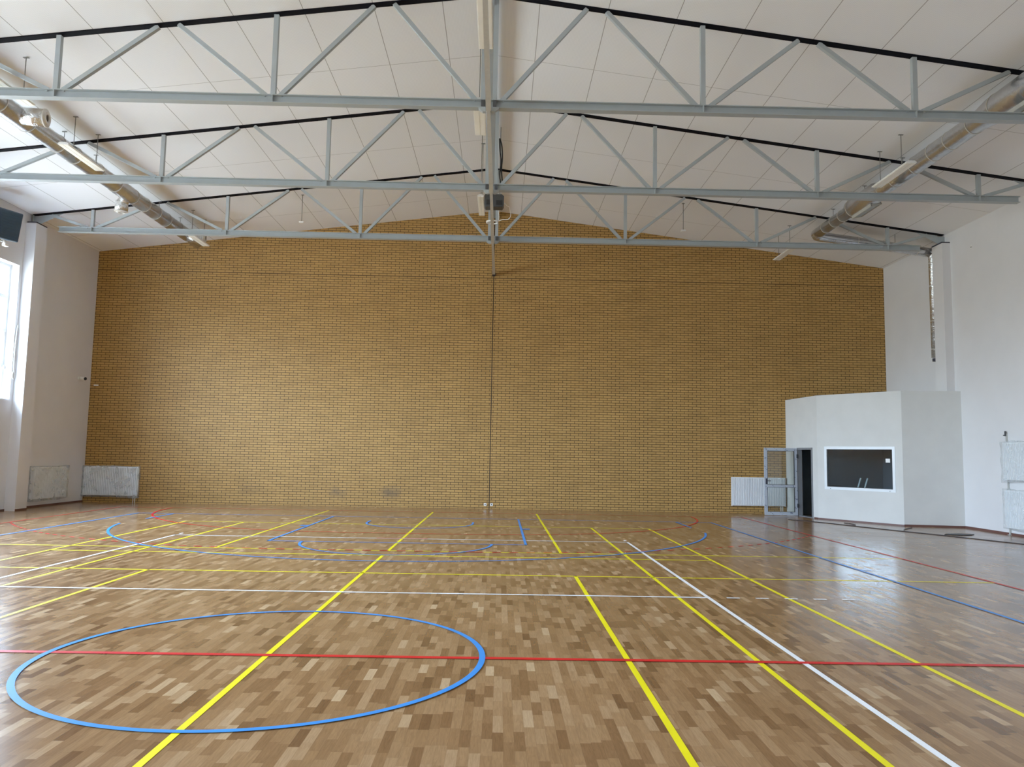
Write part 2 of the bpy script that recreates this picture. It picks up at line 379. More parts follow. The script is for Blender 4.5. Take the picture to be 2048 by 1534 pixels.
# booth window
m = MB(); fw = .075
for a in ((WS0, WS0+fw, BW0, BW1), (WS1-fw, WS1, BW0, BW1), (WS0+fw, WS1-fw, BW0, BW0+fw), (WS0+fw, WS1-fw, BW1-fw, BW1)): wallseg(m, BA, BB_, *a, -.012, .06)
bw = struct(m.build('window_20', 'pvc'))
m = MB(); wallseg(m, BA, BB_, WS0+fw, WS1-fw, BW0+fw, BW1-fw, .022, .032); m.build('pane', 'glass_booth', bw)
m = MB()
for a in ((WS0+fw, WS0+fw+.012, BW0+fw, BW1-fw), (WS1-fw-.012, WS1-fw, BW0+fw, BW1-fw), (WS0+fw, WS1-fw, BW1-fw-.012, BW1-fw), (WS0+fw, WS1-fw, BW0+fw, BW0+fw+.012)): wallseg(m, BA, BB_, *a, .012, .024)
m.build('gasket', 'seal', bw)
m = MB()
for s in (WS0+.17, WS1-.17): wallseg(m, BA, BB_, s, s+.025, BW0+.02, BW0+.035, -.018, -.011)
m.build('drain_cap', 'seal', bw)
m = MB(); wallseg(m, BA, BB_, 2.03, 2.15, 1.67, 1.775, .014, .0215)
tag(m.build('paper_sticker', 'white'), 'small white paper sticker on the dark booth window pane', 'sticker')
def lean(dx, lab):
    P_ = BA + (BB_-BA).normalized()*dx + Vector((.83, .55))*.22
    q = P_ + (BB_-BA).normalized()*.17
    tag(MB().bar((P_.x, P_.y, .70), (q.x, q.y, 1.22), .035, .035).build('light_strip', 'white', origin=(P_.x, P_.y, .70)), lab, 'strip')
lean(1.02, 'white strip leaning inside the dark booth window, the left one of two')
lean(1.22, 'white strip leaning inside the dark booth window, the right one of two')
# door: frame in the opening, leaf swung out into the hall
dr = shell('door_1')
m = MB(); wallseg(m, BD, BA, DS0, DS0+.06, 0, DZ, -.03, .10); wallseg(m, BD, BA, DS1-.04, DS1, 0, DZ, -.03, .10); wallseg(m, BD, BA, DS0+.06, DS1-.04, DZ-.06, DZ, -.03, .10)
m.build('door_frame', 'jamb', dr)
m = MB(); wallseg(m, BD, BA, DS0+.06, DS1-.04, .0, .015, -.02, .14); m.build('door_threshold', 'jamb', dr)
H = Vector((11.04, 17.165)); E = Vector((10.04, 17.19))
LD = (E-H).length
dd = (E-H).normalized(); dn = Vector((-dd.y, dd.x))
def leafbox(m, s0, s1, z0, z1, o0, o1):
    pts = [H+dd*s0+dn*o0, H+dd*s1+dn*o0, H+dd*s1+dn*o1, H+dd*s0+dn*o1]; m.prism([(p.x, p.y) for p in pts], 2, z0, z1)
pw = .085; ZB, ZT = .012, 2.055
m = MB()
leafbox(m, 0, pw, ZB, ZT, -.03, .03); leafbox(m, LD-pw, LD, ZB, ZT, -.03, .03); leafbox(m, pw, LD-pw, ZT-pw, ZT, -.03, .03); leafbox(m, pw, LD-pw, ZB, ZB+pw+.01, -.03, .03); leafbox(m, pw, LD-pw, .86, .93, -.03, .03)
leaf = m.build('door_leaf', 'profile', dr)
m = MB(); leafbox(m, pw-.01, LD-pw+.01, ZB+pw, .87, -.006, .006); m.build('lower_pane', 'glass_door', leaf)
m = MB(); leafbox(m, pw-.01, LD-pw+.01, .92, ZT-pw+.01, -.006, .006); m.build('upper_pane', 'glass_door', leaf)
m = MB()
for z0, z1 in ((ZB+pw+.01, .86), (.93, ZT-pw)):
    for a in ((pw, pw+.012, z0, z1), (LD-pw-.012, LD-pw, z0, z1), (pw, LD-pw, z0, z0+.012), (pw, LD-pw, z1-.012, z1)): leafbox(m, *a, -.012, .033)
m.build('gasket', 'seal', leaf)
hp = H+dd*(LD-.045)
m = MB(); leafbox(m, LD-.07, LD-.03, .94, 1.12, .03, .037); leafbox(m, LD-.055, LD-.04, 1.04, 1.055, .037, .075); leafbox(m, LD-.18, LD-.04, 1.037, 1.057, .07, .085)
m.build('handle', 'darksteel', leaf)
m = MB()
for z in (.25, 1.75): leafbox(m, -.02, .02, z, z+.12, .02, .05)
m.build('hinge', 'seal', dr)
# bluish box seen in the dark doorway
tag(MB().box((11.75, 16.75, 0), (12.25, 17.25, .95)).box((11.77, 16.745, .3), (12.23, 16.75, .32)).build('storage_box', 'darkgrey', bevel=.01), 'dark box standing inside the unlit booth doorway', 'box')

# ------------------------------------------------------------------ court markings
LZ = .0035; LW = .05
class LM:
    def __init__(self, z): self.m = bmesh.new(); self.z = z
    def quad(self, pts):
        v = [self.m.verts.new((p[0], p[1], self.z)) for p in pts]; self.m.faces.new(v)
    def rect(self, x0, y0, x1, y1): self.quad([(x0,y0),(x1,y0),(x1,y1),(x0,y1)])
    def lx(self, y, x0, x1, w=LW): self.rect(x0, y-w/2, x1, y+w/2)
    def ly(self, x, y0, y1, w=LW): self.rect(x-w/2, y0, x+w/2, y1)
    def arc(self, cx, cy, r, a0, a1, w=LW, n=96, dash=None):
        L = r*(a1-a0)
        segs = [(a0, a1)] if dash is None else [(a0+i*2*dash/r, min(a1, a0+(i*2+1)*dash/r)) for i in range(int(L/(2*dash))+1)]
        for s, e in segs:
            if e <= s: continue
            k = max(2, int(n*(e-s)/(a1-a0))+1)
            for i in range(k):
                p, q = s+(e-s)*i/k, s+(e-s)*(i+1)/k
                self.quad([(cx+(r-w/2)*math.cos(p), cy+(r-w/2)*math.sin(p)), (cx+(r+w/2)*math.cos(p), cy+(r+w/2)*math.sin(p)), (cx+(r+w/2)*math.cos(q), cy+(r+w/2)*math.sin(q)), (cx+(r-w/2)*math.cos(q), cy+(r-w/2)*math.sin(q))])
    def done(self, name, mat):
        bmesh.ops.recalc_face_normals(self.m, faces=self.m.faces)
        for f in self.m.faces:
            if f.normal.z < 0: f.normal_flip()
        me = bpy.data.meshes.new(name); self.m.to_mesh(me); self.m.free(); me.materials.append(M[mat])
        o = bpy.data.objects.new(name, me); COL.objects.link(o); o.parent = fl; return o
yl = LM(.0020)
yl.ly(0, -14, 6.45); yl.ly(0, 7.075, 16.1)
for s in (-1, 1):
    yl.ly(3*s, -4.5, 4.525); yl.ly(3*s, 7.075, 16.1); yl.ly(4.1*s, -11.9, 11.98); yl.ly(5.465*s, -11.9, 11.98)
yl.lx(4.5, -9, 9); yl.lx(-4.5, -9, 9); yl.lx(7.05, -9, 9); yl.lx(6.42, -5.465, 5.465); yl.lx(11.98, -5.49, 5.49); yl.lx(-6.42, -5.465, 5.465)
yl.done('yellow_lines', 'yellow')
wl = LM(.0035)
for s in (-1, 1): wl.ly(4.475*s, -9, 9); 
wl.lx(8.975, -4.5, 4.5); wl.lx(2.975, -4.45, 4.45); wl.lx(-2.975, -4.45, 4.45)
for s in (-1, 1):
    wl.ly(4.475*s, 9.2, 9.35)
    for i in range(5): wl.rect(s*(4.70+i*.355), 2.95, s*(4.86+i*.355), 3.0)
wl.done('white_lines', 'whiteline')
rl = LM(.0050)
rl.lx(0, -9, 9, .068)
for s in (-1, 1): rl.ly(8.98*s, -14, 16.1)
rl.lx(16.08, -9, 9); rl.lx(16.0-6.025, -1.5, 1.5); rl.lx(9.0, -.5, .5)
rl.arc(1.5, 16, 6.0-.025, -PI/2, 0); rl.arc(-1.5, 16, 6.0-.025, -PI, -PI/2)
am = math.acos((8.98-1.5)/8.975)
n = 10
rl.arc(1.5, 16, 8.975, -PI/2, -am, dash=.15); rl.arc(-1.5, 16, 8.975, -PI+am, -PI/2, dash=.15)
x = -1.5 + .15
while x < 1.45: rl.lx(16-8.975, x, x+.15); x += .30
rl.done('red_lines', 'red')
bl = LM(.0065)
bl.arc(0, 0, 1.785, 0, 2*PI, n=140)
for s in (-1, 1):
    bl.ly(7.525*s, -14, 14.05); bl.ly(2.425*s, 8.2, 14.05); bl.ly(6.60*s, 12.425, 14.05); bl.ly(1.275*s, 12.425, 12.9)
    bl.rect(2.44*s, 11.25, 2.62*s, 11.42); bl.rect(7.55*s, 5.53, 7.72*s, 5.58)
bl.lx(14.05, -7.55, 7.55); bl.lx(8.22, -2.45, 2.45)
a0 = math.acos(6.6/6.725); bl.arc(0, 12.425, 6.725, -PI+.19, -.19, n=120); bl.arc(0, 8.22, 1.78, -PI, 0); bl.arc(0, 12.425, 1.275, -PI, 0)
bl.done('blue_lines', 'blue')

# ------------------------------------------------------------------ roof trusses
ZC0, ZC1 = 7.53, 7.675
def zt(x): return roof(x) - .012
PAN = 3.65
def make_truss():
    t = thing('roof_truss', '', 'roof truss', (0, TRUSS_Y[0], 0))
    # bottom chord: rolled wide-flange section with stiffeners under the nodes
    m = MB(); x0, x1 = XC-11.85, XC+11.85
    m.box((x0, -.07, ZC0), (x1, .07, ZC0+.012)).box((x0, -.07, ZC1-.012), (x1, .07, ZC1)).box((x0, -.004, ZC0+.012), (x1, .004, ZC1-.012))
    m.build('bottom_chord', 'steel', t)
    for k in range(-3, 4):
        if k == 0: continue
        MB().box((XC+k*PAN-.006, -.068, ZC0+.012), (XC+k*PAN+.006, .068, ZC1-.012)).build('stiffener', 'steel', t)
    # top chord: hidden; this strip paints the shade of the ceiling slot black
    m = MB()
    for a, b in ((XL+.05, XC), (XC, XR-.05)):
        m.prism([(a, roof(a)-.02), (b, roof(b)-.02), (b, roof(b)+.02), (a, roof(a)+.02)], 1, -.065, .065)
    m.build('slot_shade_strip', 'slot', t)
    for k in range(-3, 4):
        xs = (XC-.1, XC+.1) if k == 0 else (XC+k*PAN,)
        for x in xs: MB().box((x-.04, -.04, ZC1), (x+.04, .04, zt(x)-.02)).build('post', 'steel', t)
    for k in range(-3, 3):
        a, b = XC+k*PAN, XC+(k+1)*PAN; mid = (a+b)/2
        oa = .22 if k == 0 else .12; ob = .22 if k == -1 else .12
        for p, q in (((a+oa, ZC1), (mid-.17, zt(mid-.17)-.02)), ((b-ob, ZC1), (mid+.17, zt(mid+.17)-.02))):
            pv, qv = Vector((p[0], 0, p[1])), Vector((q[0], 0, q[1])); d = (qv-pv).normalized()
            MB().bar(pv - d*.0, qv, .07, .07, up=(0,1,0)).build('diagonal_brace', 'steel', t)
    for s in (-1, 1):       # outermost braces and the bearing on the column head
        a = XC+s*(3*PAN+.12); b = XC+s*(12.05)
        MB().bar((a, 0, ZC1), (b, 0, zt(b)-.06), .07, .07, up=(0,1,0)).build('diagonal_brace', 'steel', t)
        xi, xo = XC+s*11.75, (XL+.03 if s < 0 else 14.28)
        xf = XC+s*12.35
        lo, hi = min(xo, xf), max(xo, xf)
        m = MB().box((lo, -.07, 7.735), (hi, .07, 7.75)).box((lo, -.005, 7.75), (hi, .005, roof(xo)-.03))
        m.box((xo-s*.03-.006, -.07, 7.75), (xo-s*.03+.006, .07, roof(xo)-.02))
        m.prism([(xf, 7.75), (xi, zt(xi)-.03), (xf, zt(xf)-.03)] if s > 0 else [(xf, zt(xf)-.03), (xi, zt(xi)-.03), (xf, 7.75)], 1, -.005, .005)
        m.build('end_bracket', 'steel', t)
        MB().box((min(xo, XC+s*12.32), -.25, 7.70), (max(xo, XC+s*12.32), .25, 7.735)).build('bearing_plate', 'darksteel', t)
    # clamp that carries the rail under mid-span
    m = MB()
    for s in (-1, 1):
        MB().prism([(XC+s*.05, ZC0), (XC+s*.17, ZC0), (XC+s*.17, ZC0-.03), (XC+s*.10, ZC0-.075), (XC+s*.05, ZC0-.075)], 1, -.08, .0).build('rail_clamp', 'steel', t)
        MB().box((XC+s*.10-.03, -.075, ZC0+.012), (XC+s*.10+.03, -.004, ZC1-.012)).build('gusset', 'darkgrey', t)
    return t
t1 = make_truss()
t1['label'] = 'grey steel lattice roof truss closest overhead, its lower beam the highest in view'
t1['group'] = 'grey steel roof trusses'
dup(t1, (0, TRUSS_Y[1]-TRUSS_Y[0], 0), 'middle grey steel lattice roof truss, the dark grey box hangs just behind it')
dup(t1, (0, TRUSS_Y[2]-TRUSS_Y[0], 0), 'grey steel lattice roof truss standing just in front of the tan brick wall')
struct(MB().box((XC-.06, 1.5, 9.36), (XC+.06, YB, 9.50)).build('ridge_beam', 'steel'))
# longitudinal rail under the trusses
rt = thing('curtain_rail', 'long pale metal rail under the trusses, running to the middle of the brick wall', 'rail', (XC, 0, 7.4))
ends = [1.9, 5.9, 10.0, 14.1, 17.75]
for a, b in zip(ends, ends[1:]):
    g = .25
    m = MB(); w0, w1 = .030, .044
    v = []
    for yy, w in ((a+.12, w0), (b, w1)):
        for sx, zz in ((-1, 7.435), (1, 7.435), (1, 7.525), (-1, 7.525)): v.append(m.bm.verts.new((sx*w, yy, zz-7.4)))
    for f in ((3,2,1,0),(4,5,6,7),(0,1,5,4),(1,2,6,5),(2,3,7,6),(3,0,4,7)): m.bm.faces.new([v[i] for i in f])
    m.build('rail_length', 'rail', rt)
for b in ends[1:-1]:
    m = MB().box((-.027, b, .04), (.027, b+.5, .11))
    for yy in (b+.08, b+.2, b+.32): m.box((-.034, yy, .06), (.034, yy+.02, .085))
    m.build('splice_plate', 'rail', rt)
MB().box((-.05, 17.75, .03), (.05, 17.99, .13)).build('wall_bracket', 'darksteel', rt)

# ------------------------------------------------------------------ ceiling lights on rods
LT = 1.47
def make_light(x, y0, lab, width=.215):
    t = thing('ceiling_light', lab, 'ceiling light', (x, y0, 7.75), 0, 'slim white ceiling lights on rods')
    w = width/2
    MB().prism([(-w, .0), (w, .0), (w, .022), (w-.04, .05), (-w+.04, .05), (-w, .022)], 1, 0, LT).build('housing', 'white', t)
    MB().box((-w+.012, .012, -.010), (-.006, LT-.012, .001)).box((.006, .012, -.010), (w-.012, LT-.012, .001)).build('diffuser', 'diffuser', t)
    for yy in (.38, 1.28):
        h = roof(x) - 7.75 - .04 + SLOPE*0
        m = MB().tube([(0, yy, .05), (0, yy, h+.035)], .008, 8); m.box((-.05, yy-.02, h+.028), (.05, yy+.02, h+.036)); m.build('hanger_rod', 'rod', t)
    return t
make_light(-7.0, 8.58, 'slim white ceiling light beside the left duct, between the two nearer trusses')
make_light(-6.62, 5.36, 'slim white ceiling light at the upper left, partly hidden above the nearest truss beam')
make_light(-7.0, 14.74, 'slim white ceiling light at the far end of the left duct, by the brick wall')
make_light(10.15, 8.50, 'slim white ceiling light hanging beside the right duct, in front of the middle truss')
make_light(10.22, 14.92, 'slim white ceiling light near the right duct bend, its end against the brick wall')
make_light(1.42, 6.18, 'slim white ceiling light beside the middle rail, just past the nearest truss')
make_light(1.33, 11.15, 'slim white ceiling light beside the middle rail, behind the dark grey box', .15)
make_light(1.575, 3.02, 'slim white ceiling light at the top edge of the picture by the middle rail')

# ------------------------------------------------------------------ ventilation ducts
def lathe_y(m, x, z, prof, seg=40):      # prof: (y, r)
    m.tube([(x, y, z) for y, r in prof], 0, seg, True, [r for y, r in prof])
ZD = 8.05
LX = -7.55
dl = thing('air_duct', 'long round foil-wrapped duct on the left under the ceiling, with stub nozzles', 'duct', (LX, 3, ZD), 0, 'round foil-wrapped air ducts')
def P(o, x, y, z): return (x-o[0], y-o[1], z-o[2])
o = (LX, 3, ZD)
m = MB(); lathe_y(m, 0, 0, [(0, .19), (4.2, .19), (4.4, .195), (5.2, .195), (5.3, .185), (8.8, .185), (8.9, .2), (9.5, .2), (9.6, .185), (13.9, .185)]); m.build('duct_pipe', 'foil', dl)
def strap(par, c, r, axis=(0,1,0), w=.012):
    MB().ring(c, axis, r-.004, r+.006, w, 40).build('strap', 'strap', par)
for yy in (3.2, 4.35, 5.25, 6.3, 6.95, 7.9, 8.75, 9.65, 10.3, 10.95, 11.6, 12.4, 13.2): strap(dl, (0, yy, 0), .204 if 8.8 < yy < 9.6 else .191 if yy > 5.3 else .199)
for yy in (4.0, 6.55, 7.85, 9.4, 11.2, 12.6): 
    MB().tube([(0, yy, .18), (0, yy, roof(LX)-ZD-.01)], .007, 8).box((-.05, yy-.012, roof(LX)-ZD-.022), (.05, yy+.012, roof(LX)-ZD-.012)).build('hanger_rod', 'rod', dl)
def nozzle(par, root, d, L, r, name='nozzle'):
    root = Vector(root); d = Vector(d).normalized()
    n = MB().tube([root, root+d*L*.35, root+d*L*.4, root+d*L], r, 32, True, [r*.95, r*.97, r, r]).build(name, 'foil2', par)
    MB().ring(root+d*L, d, r*.50, r*1.04, .02, 36).ring(root+d*(L+.018), d, r*.45, r*.72, .03, 36).build('nozzle_rim', 'felt', n)
    MB().tube([root+d*(L-.01), root+d*(L+.012)], r*.48, 28).build('nozzle_opening', 'hole', n)
    return n
nozzle(dl, P(o, LX+.12, 7.92, ZD-.02), (1, .12, -.03), .42, .17)
nozzle(dl, P(o, LX+.1, 15.98, ZD-.09), (1, .12, -.03), .45, .17)
# elbow stub turning down on the window side
MB().tube([P(o, LX-.06, 12.45, ZD-.10), P(o, LX-.10, 12.46, ZD-.17), P(o, LX-.15, 12.48, ZD-.22)], .13, 28).build('elbow', 'foil2', dl)
nozzle(dl, P(o, LX-.155, 12.48, ZD-.19), (-.05, .05, -1), .25, .155)

RX = 10.72
o = (RX, 3, ZD)
dr_ = thing('air_duct', 'round foil-wrapped duct on the right under the ceiling that bends down behind the column', 'duct', o, 0, 'round foil-wrapped air ducts')
m = MB(); lathe_y(m, 0, 0, [(0, .25), (3.7, .25), (4.15, .19), (8.0, .185), (8.12, .24), (9.35, .24), (9.5, .16), (11.45, .15)]); m.build('duct_pipe', 'foil', dr_)
pts = [(0, 11.35, 0), (0, 11.6, -.005), (.06, 11.70, -.01), (.16, 11.75, -.02), (.4, 11.75, -.05), (3.05, 11.75, -.05-SLOPE*2.65), (3.28, 11.75, -.05-SLOPE*2.9)]
MB().tube(pts, .13, 32, True, [.15, .15, .15, .145, .135, .13, .13]).build('branch_pipe', 'foil', dr_)
zz = 7.60
MB().tube([P(o, 13.98, 14.74, 7.66), P(o, 14.06, 14.74, 7.62), P(o, 14.09, 14.74, 7.50), P(o, 14.09, 14.74, 4.62)], .12, 32, True, [.13, .13, .125, .12]).build('drop_pipe', 'foil2', dr_)
MB().tube([P(o, 14.09, 14.74, 4.60), P(o, 14.09, 14.74, 4.52)], .10, 24).build('drop_opening', 'darksteel', dr_)
for yy, r in ((1.6, .252), (3.55, .252), (4.3, .192), (5.05, .190), (5.65, .19), (6.35, .19), (7.2, .188), (7.8, .188), (9.25, .242), (9.9, .160), (10.4, .157), (10.95, .155)): strap(dr_, (0, yy, 0), r)
for xx in (1.2, 2.1, 2.9): strap(dr_, (xx, 11.75, -.05-SLOPE*(xx-.4)), .134, (1, 0, -SLOPE))
for z in (7.3, 6.65, 5.65, 4.85): strap(dr_, P(o, 14.09, 14.74, z), .123, (0,0,1), .02)
for yy in (4.6, 6.9, 8.7, 10.5):
    MB().tube([(0, yy, .18 if yy < 9 else .14), (0, yy, roof(RX)-ZD-.01)], .007, 8).box((-.05, yy-.012, roof(RX)-ZD-.022), (.05, yy+.012, roof(RX)-ZD-.012)).build('hanger_rod', 'rod', dr_)
MB().tube([(2.3, 11.75, -.17), (2.3, 11.75, roof(RX+2.3)-ZD-.01)], .007, 8).build('hanger_rod', 'rod', dr_)
# rectangular registers let into the lower side of the wide pipe lengths
def register(y0, y1, r):
    a = math.radians(-78); q = Matrix.Rotation(a + PI/2, 4, 'Y').inverted()
    d = Vector((math.cos(a), 0, math.sin(a))); s = Vector((-d.z, 0, d.x)); w = .13
    m = MB()
    def bx(y0, y1, s0, s1, r0, r1):
        v = [m.bm.verts.new(Vector((0, yy, 0)) + d*rr + s*ss) for yy in (y0, y1) for ss, rr in ((s0, r0), (s1, r0), (s1, r1), (s0, r1))]
        for f in ((3,2,1,0),(4,5,6,7),(0,1,5,4),(1,2,6,5),(2,3,7,6),(3,0,4,7)): m.bm.faces.new([v[i] for i in f])
    t = .018
    for a_ in ((y0, y0+t, -w, w), (y1-t, y1, -w, w), (y0, y1, -w, -w+t), (y0, y1, w-t, w), ((y0+y1)/2-.006, (y0+y1)/2+.006, -w, w)): bx(*a_, r*.78, r+.03)
    f = m.build('register', 'rail', dr_)
    m = MB()
    v = [m.bm.verts.new(Vector((0, yy, 0)) + d*(r+.012) + s*ss) for yy, ss in ((y0+t, -w+t), (y1-t, -w+t), (y1-t, w-t), (y0+t, w-t))]; m.bm.faces.new(v)
    m.build('register_blades', 'steel', f)
register(8.25, 9.25, .24); register(2.6, 3.35, .25)

# ------------------------------------------------------------------ small hanging things
def sensor(x, y, lab):
    h = roof(x)
    t = thing('hanging_sensor', lab, 'sensor', (x, y, 8.10), 0, 'small white sensors on rods')
    MB().tube([(0,0,.03), (0,0,h-8.10-.012)], .009, 8).box((-.035,-.02,h-8.122), (.035,.02,h-8.112)).build('hanger_rod', 'rod', t)
    MB().box((-.065,-.04,-.02), (.065,.04,.03)).build('sensor_body', 'white', t, bevel=.006)
sensor(-3.80, 14.75, 'small white sensor on a thin rod, left of the middle rail')
sensor(6.98, 14.75, 'small white sensor on a thin rod, right of the middle rail')

bx = thing('speaker_box', 'dark grey rounded box with slots over the middle rail, just behind the middle truss', 'box', (1.65, 11.42, 7.545))
w, h = .235, .31
MB().prism([(-w, .05), (-w+.03, 0), (w-.04, 0), (w, .06), (w, h-.04), (w-.05, h), (-w+.03, h), (-w, h-.03)], 1, -.14, .14).build('casing', 'darkgrey', bx, bevel=.012)
for a_, b_ in (((-.18, -.15, .05), (-.07, -.139, .17)), ((.05, -.15, .045), (.20, -.139, .16))): MB().box(a_, b_).build('slot', 'black', bx)
MB().box((-.21, -.10, h), (.19, .10, h+.02)).build('mounting_plate', 'steel', bx)
for x in (-.15, .13): MB().tube([(x, 0, h+.02), (x, 0, roof(1.65+x)-7.545-.01)], .008, 8).build('hanger_rod', 'rod', bx)

def smooth(pts, n=6):
    pts = [Vector(p) for p in pts]; out = []
    for i in range(len(pts)-1):
        p0, p1, p2, p3 = pts[max(i-1,0)], pts[i], pts[i+1], pts[min(i+2, len(pts)-1)]
        for k in range(n):
            t = k/n; out.append(.5*((2*p1)+(-p0+p2)*t+(2*p0-5*p1+4*p2-p3)*t*t+(-p0+3*p1-3*p2+p3)*t**3))
    return out+[pts[-1]]
tag(MB().tube(smooth([(1.76, 10.40, 8.85), (1.77, 10.38, 8.6), (1.80, 10.36, 8.3), (1.78, 10.34, 8.0), (1.80, 10.33, 7.78)]), .016, 8).tube(smooth([(1.76, 10.40, 8.85), (1.81, 10.41, 8.7), (1.83, 10.4, 8.4), (1.815, 10.36, 8.1), (1.845, 10.33, 7.78)]), .016, 8).build('power_cable', 'black', origin=(1.78, 10.38, 7.78)), 'pair of thick black cables dropping from the ridge to the middle truss', 'cable')
wc = []
for i in range(60):
    a = i/59*2*PI*3.0; wc.append((1.58+.15*math.cos(a), 13.5+.12*math.sin(a)*1.2, 7.84+.012*math.sin(a*1.7)+.018*i/59))
tag(MB().tube(wc, .012, 8).tube(smooth([(1.74, 13.5, 7.88), (1.85, 13.2, 7.83), (2.0, 12.8, 7.72), (2.06, 12.4, 7.70), (2.02, 11.9, 7.74), (1.97, 11.7, 7.70), (1.90, 11.48, 7.70)]), .008, 8).tube(smooth([(1.72, 13.5, 7.86), (1.76, 13.3, 7.9), (1.74, 13.0, 8.2), (1.72, 12.7, 8.6)]), .008, 8).build('cable_coil', 'white', origin=(1.58, 13.5, 7.84)), 'white cable coiled around the middle rail behind the dark grey box', 'cable')

# ------------------------------------------------------------------ radiators (built facing -Y, back at y=0, left bottom corner at x=0,z=0)
RL, RH, RD = 1.70, .90, .105
def rib_panel(L, H, D, pitch=.054):
    m = MB(); n = int(L/pitch); pr = []
    x0 = .02
    step = (L-.04)/n
    for i in range(n):
        a = x0+i*step
        pr += [(a, -D+.036), (a+step*.08, -D), (a+step*.70, -D), (a+step*.78, -D+.036)]
    poly = pr + [(L-.02, -D+.036), (L-.02, -D+.05), (x0, -D+.05)]
    m.prism(poly, 2, .03, H-.03); return m
def make_radiator(lab, loc, rz, wrapped, pipes=True, name='radiator', RL=1.70, fold=0):
    t = thing(name, lab, 'radiator', loc, rz, 'white panel radiators')
    rib_panel(RL, RH, RD).build('front_panel', 'enamel', t)
    MB().box((.0, -RD+.012, .012), (RL, -RD+.03, .035)).box((.0, -RD+.012, RH-.035), (RL, -RD+.03, RH-.012)).box((.02, -.04, .03), (RL-.02, -.03, RH-.03)).build('back_panel', 'enamel', t)
    for x in (0, RL-.012): MB().box((x, -RD+.005, .0), (x+.012, -.02, RH)).build('side_cover', 'enamel', t)
    m = MB().box((.012, -RD+.005, RH-.012), (RL-.012, -RD+.02, RH)).box((.012, -.035, RH-.012), (RL-.012, -.02, RH))
    for i in range(int(RL/.05)): m.box((.03+i*.0485, -RD+.02, RH-.012), (.045+i*.0485, -.035, RH))
    m.build('top_grille', 'enamel', t)
    if pipes:
        for x in (RL-.14, RL-.08): MB().tube([(x, -.06, 0), (x, -.06, -loc[2]+.002)], .011, 12).build('pipe', 'white', t)
    for x in (.25, RL-.29): MB().box((x, -.03, .1), (x+.04, 0, .8)).build('wall_mount', 'enamel', t)
    if wrapped:
        rnd = random.Random(fold+3); bm = bmesh.new()
        bmesh.ops.create_cube(bm, size=1.0)
        bmesh.ops.subdivide_edges(bm, edges=bm.edges[:], cuts=11, use_grid_fill=True)
        for v in bm.verts:
            x, y, z = v.co
            wav = .010*math.sin(9*x+fold)+.008*math.sin(14*z+7*x+fold*2)+rnd.uniform(-.0015, .0015)
            sag = .035*max(0, math.sin(3.1*x+fold))*(1 if z < -.45 else 0)
            v.co = Vector((RL/2+x*(RL+.05)+ (wav if abs(x) > .45 else 0), -RD/2-.004+y*(RD+.035)+(-abs(wav)*1.2 if y < -.4 else 0)*1.0, RH/2+z*(RH+.05)-sag+(wav if abs(z) > .45 else 0)))
            if y > .4: v.co.y = min(v.co.y, -.001)
        for f in bm.faces: f.smooth = True
        me = bpy.data.meshes.new('plastic_wrap'); bm.to_mesh(me); bm.free(); me.materials.append(M['film'])
        w = bpy.data.objects.new('plastic_wrap', me); COL.objects.link(w); w.parent = t
    return t
make_radiator('bare white ribbed radiator on the brick wall behind the open door', (9.25, YB-.004, .225), 0, False)
make_radiator('film-wrapped white radiator on the brick wall in the left corner', (-11.065, YB-.004, .205), 0, True, fold=1)
make_radiator('film-wrapped white radiator on the white left wall, beside the corner', (XL2+.004, 15.17, .215), PI/2, True, pipes=False, fold=2)
# on the right wall two stand one above the other between floor-standing posts
ra = make_radiator('upper of two film-wrapped radiators stacked on the right wall', (XR-.06, 11.88, 1.30), -PI/2, True, pipes=False, RL=1.5, fold=4)
rb = make_radiator('lower of two film-wrapped radiators stacked on the right wall, just above the skirting', (XR-.06, 11.88, .17), -PI/2, True, pipes=False, RL=1.5, fold=6)
for yy, lab in ((11.93, 'upright metal post with dark clip on the right wall behind the stacked radiators'), (10.75, 'upright metal post behind the near end of the stacked radiators on the right wall')):
    t = thing('mounting_post', lab, 'post', (XR, yy, 0))
    MB().box((-.033, -.022, 0), (-.002, .022, 2.42)).build('upright', 'rail', t)
    MB().box((-.055, -.02, 2.36), (-.033, .02, 2.48)).box((-.08, .015, 2.37), (-.055, .035, 2.39)).build('clip', 'darkgrey', t)
    MB().box((-.06, -.04, 0), (-.002, .04, .01)).build('foot', 'rail', t)

# ------------------------------------------------------------------ wall fittings
ht = thing('air_heater', 'dark blue-grey square air heater high on the left wall above the window', 'heater', (-10.60, 12.42, 7.20))
R3 = Matrix.Rotation(math.radians(-22), 4, 'Z') @ Matrix.Rotation(math.radians(10), 4, 'Y')
m = MB(); m.prism([(-.40, -.37), (.40, -.37), (.40, .37), (-.40, .37)], 0, -.14, .14); hb = m.build('casing', 'casing', ht, bevel=.03); hb.matrix_local = R3
m = MB()
for i in range(9): m.box((.14, -.33, -.30+i*.07), (.152, .33, -.285+i*.07))
m.build('louvre', 'casing', hb)
MB().tube(smooth([(-.02, .1, -.35), (.0, .14, -.44), (-.04, .2, -.5)]), .035, 12).box((-.05, .12, -.52), (.04, .26, -.46)).tube([(-.1, -.2, -.42), (-.02, .1, -.42)], .022, 10).build('valve', 'white', ht)
m = MB().bar((0, 0, 0), (-.34, 0, .02), .3, .02).build('wall_mount', 'darksteel', ht)

